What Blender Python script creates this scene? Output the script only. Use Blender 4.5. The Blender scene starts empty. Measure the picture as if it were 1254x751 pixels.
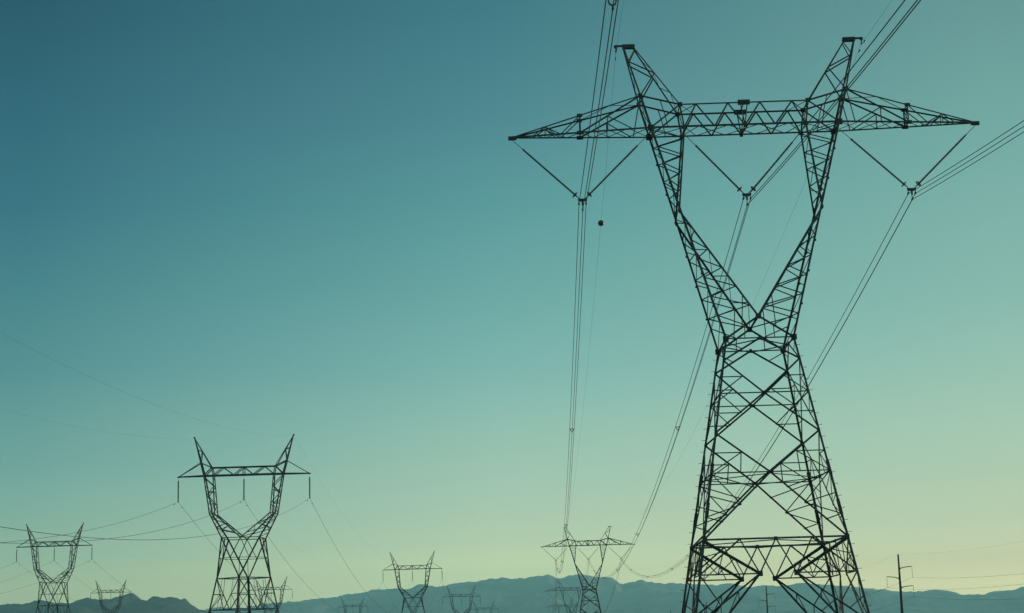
import bpy, math, random
import numpy as np
from mathutils import Vector, Matrix
random.seed(7); rng = np.random.RandomState(11)
S = bpy.context.scene
COL = S.collection
R = math.radians

# ------------------------------------------------------------------ helpers
def link(name, me, m=None, parent=None):
    o = bpy.data.objects.new(name, me); COL.objects.link(o)
    if m is not None and me is not None: me.materials.append(m)
    if parent is not None: o.parent = parent
    return o
def tag(o, label=None, cat=None, group=None, kind=None):
    if label: o['label'] = label
    if cat: o['category'] = cat
    if group: o['group'] = group
    if kind: o['kind'] = kind
    return o
def empty(name, loc, label, cat, group=None):
    o = bpy.data.objects.new(name, None); COL.objects.link(o); o.location = loc
    o.empty_display_size = 1
    return tag(o, label, cat, group)
def kids(o): return [c for c in bpy.data.objects if c.parent is o]
CHILD = {}
def copy_tree(o, parent=None, skip=()):
    c = o.copy(); COL.objects.link(c); c.parent = parent
    for ch in CHILDREN_OF(o):
        if ch.name.split('.')[0] in skip: continue
        copy_tree(ch, c, skip)
    return c
def CHILDREN_OF(o): return list(o.children)

MEMBER = [.85, .62]          # section sizes: light lacing, heavy members
class MB:
    """collects solid pieces into one mesh"""
    def __init__(s): s.v = []; s.f = []
    def add(s, vs, fs):
        n = len(s.v); s.v += [tuple(v) for v in vs]; s.f += [tuple(i+n for i in f) for f in fs]
    def loft(s, prof, p, q, u, w):
        n = len(prof)
        vs = [p+u*a+w*b for a, b in prof]+[q+u*a+w*b for a, b in prof]
        fs = [(i, (i+1) % n, n+(i+1) % n, n+i) for i in range(n)]
        fs += [tuple(range(n-1, -1, -1)), tuple(range(n, 2*n))]
        s.add(vs, fs)
    def angle(s, p, q, w=.1, ref=None, trim=0.0):
        """rolled steel angle from p to q; the heel points along ref"""
        w = w*(MEMBER[0]+(MEMBER[1]-MEMBER[0])*min(1, max(0, (w-.05)/.09)))
        p = Vector(p); q = Vector(q); d = q-p; L = d.length
        if L < 1e-4: return
        d /= L
        p = p+d*trim; q = q-d*trim
        r = Vector(ref) if ref is not None else Vector((.31, .77, .56))
        a = r-d*r.dot(d)
        if a.length < 1e-3: a = d.orthogonal()
        a.normalize(); b = d.cross(a).normalized()
        u = (a+b).normalized(); v = (a-b).normalized()      # flanges run away from the heel
        t = max(.012, w*.13); c = .36*w
        prof = [(c, c), (c-w, c), (c-w, c-t), (c-t, c-t), (c-t, c-w), (c, c-w)]
        s.loft(prof, p, q, u, v)
    def box(s, p, q, w, h, up=(0, 0, 1)):
        p = Vector(p); q = Vector(q); d = (q-p).normalized()
        u = Vector(up); u = (u-d*u.dot(d)).normalized(); v = d.cross(u)
        s.loft([(-h/2, -w/2), (h/2, -w/2), (h/2, w/2), (-h/2, w/2)], p, q, u, v)
    def plate(s, c, n, size, t=.03, sides=4, rot=.785, up=(0, 0, 1), asp=1.0):
        """octagonal gusset plate centred on c with normal n"""
        c = Vector(c); n = Vector(n).normalized(); u = Vector(up); u = u-n*u.dot(n)
        if u.length < 1e-3: u = n.orthogonal()
        u.normalize(); v = n.cross(u)
        size *= 1.12
        prof = [(size*.5*math.cos(rot+2*math.pi*i/sides), size*.5*asp*math.sin(rot+2*math.pi*i/sides)) for i in range(sides)]
        s.loft(prof, c-n*t/2, c+n*t/2, u, v)
    def tube(s, pts, r, n=6):
        pts = [Vector(p) for p in pts]; vs = []; fs = []
        for i, p in enumerate(pts):
            d = (pts[min(i+1, len(pts)-1)]-pts[max(i-1, 0)]).normalized()
            a = Vector((0, 0, 1)); a = a-d*a.dot(d)
            if a.length < 1e-3: a = d.orthogonal()
            a.normalize(); b = d.cross(a); rr = r[i] if isinstance(r, (list, tuple)) else r
            vs += [p+(a*math.cos(2*math.pi*k/n)+b*math.sin(2*math.pi*k/n))*rr for k in range(n)]
        for i in range(len(pts)-1):
            for k in range(n):
                fs.append((i*n+k, i*n+(k+1) % n, (i+1)*n+(k+1) % n, (i+1)*n+k))
        fs += [tuple(range(n-1, -1, -1)), tuple(range((len(pts)-1)*n, len(pts)*n))]
        s.add(vs, fs)
    def lathe(s, p, q, prof, n=10):
        """prof = [(t along p-q in metres, radius)]"""
        p = Vector(p); d = (Vector(q)-p).normalized()
        s.tube2([p+d*t for t, _ in prof], [r for _, r in prof], d, n)
    def tube2(s, pts, rs, d, n):
        a = d.orthogonal().normalized(); b = d.cross(a); vs = []; fs = []
        for p, r in zip(pts, rs):
            vs += [p+(a*math.cos(2*math.pi*k/n)+b*math.sin(2*math.pi*k/n))*r for k in range(n)]
        for i in range(len(pts)-1):
            for k in range(n):
                fs.append((i*n+k, i*n+(k+1) % n, (i+1)*n+(k+1) % n, (i+1)*n+k))
        fs += [tuple(range(n-1, -1, -1)), tuple(range((len(pts)-1)*n, len(pts)*n))]
        s.add(vs, fs)
    def ring(s, c, axis, rad, r, n=18, m=6):
        c = Vector(c); ax = Vector(axis).normalized(); a = ax.orthogonal().normalized(); b = ax.cross(a); vs = []; fs = []
        for i in range(n):
            e = a*math.cos(2*math.pi*i/n)+b*math.sin(2*math.pi*i/n)
            vs += [c+e*(rad+r*math.cos(2*math.pi*k/m))+ax*(r*math.sin(2*math.pi*k/m)) for k in range(m)]
        for i in range(n):
            for k in range(m):
                fs.append((i*m+k, ((i+1) % n)*m+k, ((i+1) % n)*m+(k+1) % m, i*m+(k+1) % m))
        s.add(vs, fs)
    def build(s, name, m, parent=None):
        me = bpy.data.meshes.new(name); me.from_pydata(s.v, [], s.f); me.update()
        return link(name, me, m, parent)

def gp(parent, c, n, size, t=.03, up=(0, 0, 1), asp=1.0, name='gusset_plate'):
    m = MB(); m.plate(c, n, size, t, up=up, asp=asp); return m.build(name, PLATE, parent)
def lerp(p, q, t): return tuple(a+(b-a)*t for a, b in zip(p, q))

# ------------------------------------------------------------------ materials
def mat(name, base, rough=.6, metal=0.0, var=.35, scale=3.0, bump=0.0, spec=.5, second=None):
    m = bpy.data.materials.new(name); m.use_nodes = True
    nt = m.node_tree; b = nt.nodes['Principled BSDF']
    b.inputs['Roughness'].default_value = rough; b.inputs['Metallic'].default_value = metal
    b.inputs['Specular IOR Level'].default_value = spec
    tc = nt.nodes.new('ShaderNodeTexCoord'); nz = nt.nodes.new('ShaderNodeTexNoise')
    nz.inputs['Scale'].default_value = scale; nz.inputs['Detail'].default_value = 6; nz.inputs['Roughness'].default_value = .62
    nt.links.new(tc.outputs['Object'], nz.inputs['Vector'])
    cr = nt.nodes.new('ShaderNodeValToRGB')
    lo = [c*(1-var) for c in base]; hi = list(second) if second else [min(1, c*(1+var)) for c in base]
    cr.color_ramp.elements[0].position = .32; cr.color_ramp.elements[1].position = .70
    cr.color_ramp.elements[0].color = (*lo, 1); cr.color_ramp.elements[1].color = (*hi, 1)
    nt.links.new(nz.outputs['Fac'], cr.inputs['Fac']); nt.links.new(cr.outputs['Color'], b.inputs['Base Color'])
    if bump:
        bp = nt.nodes.new('ShaderNodeBump'); bp.inputs['Strength'].default_value = bump
        nt.links.new(nz.outputs['Fac'], bp.inputs['Height']); nt.links.new(bp.outputs['Normal'], b.inputs['Normal'])
    return m
STEEL = mat('weathered_steel', (.038, .036, .031), .62, .0, .45, 1.7, second=(.10, .085, .062), spec=.3)
PLATE = mat('gusset_steel', (.034, .031, .026), .6, .0, .4, 2.3, second=(.065, .054, .04), spec=.3)
CABLE = mat('aluminium_cable', (.06, .062, .06), .55, .0, .25, .4, spec=.3)
POLYM = mat('grey_polymer', (.05, .052, .055), .5, .0, .2, 2.0, spec=.35)
GALV = mat('galvanised_fitting', (.055, .052, .047), .5, .0, .3, 4.0)
PORC = mat('brown_porcelain', (.05, .038, .032), .35, .0, .25, 3.0)
POLEM = mat('weathering_pole_steel', (.03, .026, .022), .7, .0, .4, 1.2, spec=.3)
BALLM = mat('marker_ball_paint', (.085, .03, .018), .22, .0, .2, 5.0)
CONC = mat('concrete', (.32, .30, .27), .9, .0, .25, 3.0)

# ------------------------------------------------------------------ terrain height
def smooth(a, b, x):
    t = min(1, max(0, (x-a)/(b-a))); return t*t*(3-2*t)
def gz(x, y):
    u = -(x-13.4)
    h = float(np.interp(u, [0, 30, 68, 120, 169, 270, 500], [0, .1, .55, 2.1, 4.4, 7.2, 8.2]))
    k = smooth(150, 450, y) if y > 0 else 0
    return h*k - .00315*min(max(0, y-106), 1400)*(1-.12*smooth(900, 1400, y)) if u > 0 else -.00315*min(max(0, y-106), 1400)*(1-.12*smooth(900, 1400, y))

# ================================================================== MAIN PYLON
def lx(z): return 2.08+.1741*(19.55-z)
def ly(z): return 2.45+.170*(19.55-z)
Z = dict(W=19.55, P1=18.18, P2=16.10, P3=13.67, P4=11.22, Q=7.26, J=5.23)
def LP(sx, sy, z): return (sx*lx(z), sy*ly(z), z)
FACES = [('x', -1), ('x', 1), ('y', -1), ('y', 1)]         # near/far faces run along x, side faces along y
def fpt(face, t, z):
    """point on a body face: t in -1..1 across it"""
    a, s = face
    return (t*lx(z), s*ly(z), z) if a == 'x' else (s*lx(z), t*ly(z), z)
def fn(face):
    a, s = face
    return (0, s, .17) if a == 'x' else (s, 0, .17)

def zigts(mb, a0, a1, b0, b1, ts, w, ref=None, start=0):
    P = lambda side, t: lerp(a0, a1, t) if side == 0 else lerp(b0, b1, t)
    for i in range(len(ts)-1):
        s = (i+start) % 2; mb.angle(P(s, ts[i]), P(1-s, ts[i+1]), w, ref)
def zigzag(mb, a0, a1, b0, b1, n, w, ref=None, start=0, cross=False, t0=0.0, t1=1.0):
    """lacing between chord a0-a1 and chord b0-b1"""
    P = lambda side, t: lerp(a0, a1, t) if side == 0 else lerp(b0, b1, t)
    for i in range(n):
        s = (i+start) % 2; u = t0+(t1-t0)*i/n; v = t0+(t1-t0)*(i+1)/n
        mb.angle(P(s, u), P(1-s, v), w, ref)
        if cross: mb.angle(P(1-s, u), P(s, v), w, tuple(-c for c in ref) if ref else None)

def make_pylon(far=False):
    root = empty('transmission_pylon', (0, 0, 0), 'x', 'pylon')
    # ---- legs
    for sx in (-1, 1):
        for sy in (-1, 1):
            m = MB(); ref = (sx, sy, 0)
            m.angle(LP(sx, sy, Z['W']), LP(sx, sy, Z['P4']), .205, ref)
            m.angle(LP(sx, sy, Z['P4']+.3), LP(sx, sy, -.05), .23, ref)
            leg = m.build('leg', STEEL, root)
            for k, sz in (('P1', .22), ('P3', .25), ('Q', .36)):
                gp(leg, LP(sx*.985, sy*1.012, Z[k]), (0, sy, .17), sz); gp(leg, LP(sx*1.012, sy*.985, Z[k]), (sx, 0, .17), sz)
            for zz in (Z['P4']+.15, 9.0):
                g = MB(); p = LP(sx, sy, zz+.45); q = LP(sx, sy, zz-.45); g.angle(p, q, .32, ref); g.build('splice_angle', STEEL, leg)
            g = MB(); p = LP(sx, sy, 0)
            g.lathe((p[0], p[1], .35), (p[0], p[1], -1.2), [(0, .38), (.03, .45), (1.5, .47)], 16); g.build('footing', CONC, root)
            if sx*sy < 0 and not far:                                       # step bolts on two opposite legs
                b0 = None; k = 0
                d = Vector((sx, -sy*0.0, 0)).normalized()
                z = 3.2
                while z < 19.3:
                    p = Vector(LP(sx, sy, z)); 
                    if b0 is None:
                        g = MB(); g.tube([Vector((0, 0, 0)), d*.20, d*.205+Vector((0, 0, .05))], .014, 6)
                        b0 = g.build('step_bolt', GALV, leg); b0.location = p+d*.05; bo = b0
                    else:
                        bo = b0.copy(); COL.objects.link(bo); bo.parent = leg; bo.location = p+d*.05
                    z += .72
    # ---- body faces
    for f in FACES:
        n = fn(f); T = lambda t, k: fpt(f, t, Z[k] if isinstance(k, str) else k)
        # waist chevron
        m = MB(); 
        for s in (-1, 1):
            m.angle(T(0, 'W'), T(s, 'P1'), .13, n)
        o = m.build('chevron_brace', STEEL, root)
        g = MB(); g.plate(T(0, 'W'), n, .32, .03, asp=.7); g.build('gusset_plate', PLATE, o)
        for s in (-1, 1):
            r = MB(); r.angle(T(s*.5, (Z['W']+Z['P1'])/2), T(s, Z['W']-.15), .055, n); r.build('bracing_lattice', STEEL, o)
        # two X panels with a belt through the crossing
        for a, b, c, w in (('P1', 'P2', 'P3', .118), ('P3', 'P4', 'Q', .128)):
            m = MB(); nn = Vector(n).normalized()*.05
            off = lambda p, s: tuple(Vector(p)+nn*s)
            za, zb, zc = Z[a], Z[b], Z[c]
            for s in (-1, 1):
                m.angle(off(T(s, a), s*.5), off(T(0, b), s*.5), w, n); m.angle(off(T(0, b), s*.5), off(T(-s, c), s*.5), w, n)
            o = m.build('cross_brace', STEEL, root)
            g = MB(); g.plate(T(0, b), n, .44, .035, asp=.62, up=(1, 0, 0) if f[0] == 'x' else (0, 1, 0)); g.build('gusset_plate', PLATE, o)
            h = MB()
            h.angle(T(-1, b), T(1, b), .14, (0, 0, 1)); h.build('belt_angle', STEEL, o)
            ww = .06
            for s in (-1, 1):
                r = MB()
                # upper triangle
                zm = (za+zb)/2; r.angle(T(s, zm), T(s*.5, zm), ww, n); r.angle(T(s*.5, zm), T(s, zb), ww, n)
                # lower triangle
                zm = (zb+zc)/2 if c != 'Q' else zb-(zb-zc)*.48
                dt = .5 if c != 'Q' else .48
                if c != 'Q':
                    r.angle(T(s, zm), T(s*dt, zm), ww, n); r.angle(T(s*dt, zm), T(s, zb), ww, n)
                    
                else:
                    r.angle(T(s, zb), T(s*dt, zm), ww, n); r.angle(T(s, zb-(zb-zc)*.34), T(s*dt, zm), ww, n)
                    r.angle(T(s, zb-(zb-zc)*.66), T(s*dt, zm), ww, n); r.angle(T(s*.24, zb-(zb-zc)*.24), T(s, zb-(zb-zc)*.02), ww, n)
                    r.angle(T(s*.5, (za+zb)/2), T(s*.5, zb), ww, n)
                    r.angle(T(s*.74, zb-(zb-zc)*.74), T(s, zb-(zb-zc)*.66), ww, n)
                r.build('bracing_lattice', STEEL, o)
        # K frame below the main belt
        m = MB(); zq, zj = Z['Q'], Z['J']; tj = 1.07/lx(zj)
        hv = (1, 0, 0) if f[0] == 'x' else (0, 1, 0)
        m.angle(T(-1, zq), T(1, zq), .22, (0, 0, 1))
        for s in (-1, 1):
            for dz in (-.055, .055):
                m.angle(tuple(Vector(T(s, zq-.05))+Vector((0, 0, dz))), tuple(Vector(T(s*tj, zj))+Vector((0, 0, dz*.6))), .12, n)
            m.angle(T(s*tj, zj), T(s, .15), .15, n); m.angle(T(s*tj, zj), T(s*.995, 2.3), .11, n)
            m.angle(T(s*tj, zj), T(0, zq), .08, n); m.angle(T(s*tj, zj), T(s*.5, zq), .075, n)
            m.angle(T(s*.5, zq), T(s, zj), .10, n)
            m.angle(T(s*tj, zj), T(s, zj), .075, n)
        o = m.build('knee_brace', STEEL, root)
        for s in (-1, 1):
            g = MB(); g.plate(T(s*tj, zj), n, .40, .035); g.build('gusset_plate', PLATE, o)
        g = MB(); g.plate(T(0, zq), n, .26, .03); g.build('gusset_plate', PLATE, o)
        for s in (-1, 1):
            r = MB()
            u = lambda t: lerp(T(s, zq), T(s*tj, zj), t)
            l = lambda t: lerp(T(s, zj), T(s*tj, zj), t)
            k = lambda t: lerp(T(s*tj, zj), T(s, .15), t)
            k2 = lambda t: lerp(T(s*tj, zj), T(s*.995, 2.3), t)
            r.angle(u(.35), l(.3), .05, n); r.angle(u(.55), l(.3), .05, n); r.angle(u(.55), l(.72), .05, n); r.angle(u(.35), T(s, (zq+zj)/2), .05, n)
            r.angle(T(s, (zq+zj)/2), l(.3), .05, n)
            r.build('bracing_lattice', STEEL, o); r = MB()
            r.angle(k(.30), k2(.33), .05, n); r.angle(k(.55), k2(.60), .05, n); r.angle(k(.45), k2(.33), .045, n)
            r.angle(T(s, zj), k2(.6), .07, n); r.angle(T(s, 3.8), k2(.72), .05, n); r.angle(k(.55), T(s, 2.3), .05, n)
            r.angle(k(.78), T(s, 1.2), .05, n); r.angle(k(.6), T(s, 1.2), .05, n)
            r.build('bracing_lattice', STEEL, o)
    # ---- plan frames
    for k, w in (('W', .12), ('P4', .09), ('Q', .11)):
        m = MB(); mids = [fpt(('x', -1), 0, Z[k]), fpt(('y', 1), 0, Z[k]), fpt(('x', 1), 0, Z[k]), fpt(('y', -1), 0, Z[k])]
        for i in range(4): m.angle(tuple(Vector(mids[i])-Vector((0, 0, .09))), tuple(Vector(mids[(i+1) % 4])-Vector((0, 0, .09))), w, (0, 0, 1))
        if k == 'W':
            c = [LP(-1, -1, Z[k]), LP(1, -1, Z[k]), LP(1, 1, Z[k]), LP(-1, 1, Z[k])]
            for i in range(4): m.angle(c[i], c[(i+1) % 4], .15, (0, 0, 1))
        m.build('plan_frame', STEEL, root)
    # ---- upper nodes
    A = lambda sx, sy: (sx*6.559, sy*1.01, 35.72)
    B = lambda sx, sy: (sx*4.069, sy*1.06, 35.03)
    Cn = lambda sx, sy: (sx*5.976, sy*1.09, 33.55)
    D = lambda sx, sy: (sx*3.843, sy*1.10, 33.51)
    K = lambda sx, sy: (sx*4.457, sy*1.60, 27.915)
    W = lambda sx, sy: LP(sx, sy, Z['W'])
    CR = lambda sy: (0, sy*2.36, 20.93)
    Ko = lambda sx, sy: lerp(Cn(sx, sy), W(sx, sy), .40)
    # ---- fork arms
    for sx in (-1, 1):
        arm = bpy.data.objects.new('fork_arm', None); COL.objects.link(arm); arm.parent = root
        for sy in (-1, 1):
            base = MB(); base.angle(CR(sy), W(sx, sy), .15, (0, sy, 0)); base.build('crotch_strut', STEEL, arm)
            m = MB(); m.angle(Cn(sx, sy), W(sx, sy), .21, (sx, sy, 0)); m.build('outer_chord', STEEL, arm)
            m = MB(); m.angle(D(sx, sy), K(sx, sy), .18, (-sx, sy, 0)); m.angle(K(sx, sy), CR(sy), .20, (-sx, sy, .3)); m.build('inner_chord', STEEL, arm)
            m = MB(); n = (0, sy, 0)                            # broad faces
            st = 1 if sy > 0 else 0
            zigzag(m, Cn(sx, sy), Ko(sx, sy), D(sx, sy), K(sx, sy), 6 if far else 9, .064, n, start=st, t0=.03, t1=.93)
            m.build('lacing_lattice', STEEL, arm); m = MB()
            zigzag(m, Ko(sx, sy), lerp(Ko(sx, sy), W(sx, sy), .835), K(sx, sy), CR(sy), 6 if far else 10, .066, n, start=st, t0=.10, t1=.985)
            m.angle(lerp(Ko(sx, sy), W(sx, sy), .82), lerp(CR(sy), W(sx, sy), .40), .06, n)
            m.angle(lerp(CR(sy), W(sx, sy), .5), lerp(K(sx, sy), CR(sy), .80), .055, n)
            m.angle(lerp(CR(sy), W(sx, sy), .42), lerp(W(sx, sy), W(-sx, sy), .28), .05, n)
            m.build('lacing_lattice', STEEL, arm)
            gp(arm, W(sx, sy), (0, sy, 0), .45, .04); gp(arm, W(sx, sy), (sx, 0, 0), .34, .04); gp(arm, K(sx, sy), (0, sy, 0), .22, .035)
            # small splice plates along the outer chord
            for t in (.13, .27, .41, .56, .70, .85):
                gp(arm, tuple(Vector(lerp(Cn(sx, sy), W(sx, sy), t))+Vector((sx*.05, 0, 0))), (0, 1, .2), .17, .08, name='splice_plate')
        m = MB()                                                # narrow faces
        zigzag(m, Cn(sx, -1), W(sx, -1), Cn(sx, 1), W(sx, 1), 8 if far else 13, .06, (sx, 0, 0), start=0); m.build('lacing_lattice', STEEL, arm); m = MB()
        zigzag(m, D(sx, -1), K(sx, -1), D(sx, 1), K(sx, 1), 6, .055, (-sx, 0, 0), start=1)
        m.build('lacing_lattice', STEEL, arm); m = MB()
        zigzag(m, K(sx, -1), CR(-1), K(sx, 1), CR(1), 8, .055, (-sx, 0, 0), start=1)
        m.build('lacing_lattice', STEEL, arm)
    m = MB(); m.angle(CR(-1), CR(1), .16, (0, 0, 1)); o = m.build('crotch_tie', STEEL, root)
    for sy in (-1, 1):
        g = MB(); g.plate(CR(sy), (0, sy, 0), .43, .04, asp=1); g.build('gusset_plate', PLATE, o)
    # ---- bridge between the arms
    m = MB()
    for sy in (-1, 1):
        m.angle(B(-1, sy), B(1, sy), .15, (0, sy, 1)); m.angle(Cn(-1, sy), Cn(1, sy), .17, (0, sy, -1))
    br = m.build('bridge_truss', STEEL, root)
    for sy in (-1, 1):
        m = MB(); n = (0, sy, 0)
        bot = lambda t: lerp(D(-1, sy), D(1, sy), t); top = lambda t: lerp(B(-1, sy), B(1, sy), t)
        for i in range(4):
            m.angle(bot(i/4), top((i+.5)/4), .10, n); m.angle(top((i+.5)/4), bot((i+1)/4), .10, n)
        for sx in (-1, 1):                                      # bays over the arms
            m.angle(A(sx, sy), B(sx, sy), .13, n); m.angle(A(sx, sy), Cn(sx, sy), .21, (sx, sy, 0)); m.angle(B(sx, sy), D(sx, sy), .15, (-sx, sy, 0))
            m.angle(Cn(sx, sy), B(sx, sy), .10, n)
            m.angle(lerp(Cn(sx, sy), B(sx, sy), .5), lerp(A(sx, sy), B(sx, sy), .5), .05, n); m.angle(lerp(Cn(sx, sy), B(sx, sy), .5), lerp(Cn(sx, sy), D(sx, sy), .5), .05, n)
        for e in (-.22, .22):
            m.angle(tuple(Vector(top(.5))+Vector((e, 0, 0))), bot(.5), .07, n)
        m.build('truss_lattice', STEEL, br)
        gp(br, bot(.5), n, .30, .04, asp=.9); g = MB(); g.box(Vector(top(.5))-Vector((.38, 0, -.01)), Vector(top(.5))+Vector((.38, 0, .01)), .16, .30); g.build('centre_splice', PLATE, br)
        for sx in (-1, 1):
            gp(br, B(sx, sy), n, .38, .04); gp(br, D(sx, sy), n, .34, .04, asp=1.2); gp(br, Cn(sx, sy), n, .50, .045); gp(br, A(sx, sy), n, .36, .04)
    m = MB()                                                    # horizontal lacing
    e = [0, .125, .375, .625, .875, 1]
    for i in range(5):
        p0, p1 = lerp(D(-1, -1), D(1, -1), e[i]), lerp(D(-1, -1), D(1, -1), e[i+1])
        q0, q1 = lerp(D(-1, 1), D(1, 1), e[i]), lerp(D(-1, 1), D(1, 1), e[i+1])
        m.angle(p0, q1, .06, (0, 0, -1)); m.angle(tuple(Vector(q0)+Vector((0, 0, .07))), tuple(Vector(p1)+Vector((0, 0, .07))), .06, (0, 0, 1))
    for t in (0, .5, 1):
        m.angle(lerp(D(-1, -1), D(1, -1), t), lerp(D(-1, 1), D(1, 1), t), .07, (0, 0, -1))
        g = MB(); g.angle(lerp(B(-1, -1), B(1, -1), t), lerp(B(-1, 1), B(1, 1), t), .07, (0, 0, 1)); g.build('top_strut', STEEL, br)
    m.build('plan_lattice', STEEL, br)
    for sx in (-1, 1):
        m = MB(); T = lambda t, sy: lerp(B(sx, sy), B(-sx, sy), t)
        m.angle(B(sx, 1), T(.125, -1), .06, (0, 0, 1)); m.angle(lerp(T(.125, -1), T(.125, 1), 1), T(.0, -1), .05, (0, 0, -1))
        for sy in (-1, 1):
            m.angle(Cn(sx, sy), D(sx, -sy), .06, (0, 0, sy)); m.angle(A(sx, sy), Cn(sx, -sy), .055, (sx, 0, 0)); m.angle(B(sx, sy), D(sx, -sy), .055, (-sx, 0, 0))
        m.angle(A(sx, -1), A(sx, 1), .08, (0, 0, 1)); m.angle(Cn(sx, -1), Cn(sx, 1), .10, (0, 0, 1))
        m.build('plan_lattice', STEEL, br)
    # ---- pointed crossarms
    for sx in (-1, 1):
        tip = (sx*15, 0, 33.49)
        m = MB()
        for sy in (-1, 1):
            tp = (sx*14.85, sy*.05, 33.49)
            m.angle(A(sx, sy), tp, .125, (0, sy, 1)); m.angle(Cn(sx, sy), tp, .15, (0, sy, -1))
        arm = m.build('crossarm', STEEL, root)
        for sy in (-1, 1):
            n = (0, sy, 0); m = MB(); tp = (sx*14.85, sy*.05, 33.49)
            top = lambda x: lerp(A(sx, sy), tp, (x-6.559)/(14.85-6.559)); bot = lambda x: lerp(Cn(sx, sy), tp, (x-5.976)/(14.85-5.976))
            m.angle(A(sx, sy), bot(10.46), .125, n)
            m.angle(top(10.46), bot(10.46), .14, (sx, sy, 0))
            dg = lambda x: lerp(A(sx, sy), bot(10.46), (x-6.559)/(10.46-6.559))
            w = .06
            m.angle(dg(8.7), bot(8.7), w, n); m.angle(dg(8.7), bot(7.1), w, n); m.angle(A(sx, sy), bot(7.0), w, n)
            m.angle(top(10.46), bot(11.7), w, n); m.angle(bot(11.7), top(12.7), w, n); m.angle(top(12.7), bot(13.5), w, n); m.angle(top(12.7), bot(12.7), .05, n)
            m.angle(bot(12.0), top(12.7), .05, n)
            m.build('crossarm_lattice', STEEL, arm)
            gp(arm, bot(10.46), n, .52, .04, up=(1, 0, 0), asp=.6); gp(arm, top(10.46), n, .44, .04, up=(1, 0, 0), asp=.65)
        m = MB()
        f = lambda sy, x: lerp(Cn(sx, sy), (sx*14.85, sy*.05, 33.49), (x-5.976)/(14.85-5.976))
        xs = [6.1, 7.4, 8.6, 9.6, 10.46, 11.3, 12.0, 12.7, 13.3]
        for i in range(len(xs)-1):
            s = 1 if i % 2 else -1
            m.angle(f(s, xs[i]), f(-s, xs[i+1]), .055, (0, 0, -1))
            if i < 4: m.angle(tuple(Vector(f(-s, xs[i]))+Vector((0, 0, .06))), tuple(Vector(f(s, xs[i+1]))+Vector((0, 0, .06))), .05, (0, 0, 1))
        ft = lambda sy, x: lerp(A(sx, sy), (sx*14.85, sy*.05, 33.49), (x-6.559)/(14.85-6.559))
        m.angle(ft(-1, 10.46), ft(1, 10.46), .08, (0, 0, 1)); m.angle(f(-1, 10.46), f(1, 10.46), .09, (0, 0, 1)); m.angle(ft(-1, 10.46), f(1, 10.46), .05); m.angle(ft(1, 10.46), f(-1, 10.46), .05)
        m.angle(ft(-1, 8.5), ft(1, 10.46), .05, (0, 0, 1)); m.angle(ft(-1, 8.5), ft(1, 6.6), .05, (0, 0, 1))
        m.build('plan_lattice', STEEL, arm)
        g = MB(); g.box((sx*14.55, 0, 33.47), (sx*15.08, 0, 33.45), .16, .24); g.build('tip_plate', PLATE, arm)
    # ---- earth-wire peaks
    for sx in (-1, 1):
        m = MB(); to = lambda sy: (sx*7.46, sy*.14, 39.28); ti = lambda sy: (sx*6.83, sy*.14, 39.32)
        for sy in (-1, 1):
            m.angle(A(sx, sy), to(sy), .15, (sx, sy, 0)); m.angle(B(sx, sy), ti(sy), .105, (-sx, sy, 0))
        pk = m.build('earthwire_peak', STEEL, root)
        m = MB()
        for sy in (-1, 1):
            n = (0, sy, 0); O = lambda t: lerp(A(sx, sy), to(sy), t); I = lambda t: lerp(B(sx, sy), ti(sy), t)
            m.angle(O(0), I(.54), .085, n); m.angle(I(.54), O(.71), .085, n); m.angle(O(.71), I(.96), .06, n)
        zigzag(m, lerp(B(sx, -1), ti(-1), .0), ti(-1), lerp(B(sx, 1), ti(1), .0), ti(1), 5, .045, (-sx, 0, 0), start=1)
        zigzag(m, A(sx, -1), to(-1), A(sx, 1), to(1), 5, .05, (sx, 0, 0))
        m.build('lacing_lattice', STEEL, pk)
        g = MB(); g.box((sx*6.72, 0, 39.36), (sx*7.52, 0, 39.37), .34, .24); g.box((sx*7.5, 0, 39.43), (sx*7.98, 0, 39.44), .12, .10); g.build('bracket', PLATE, pk)
    return root

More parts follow.
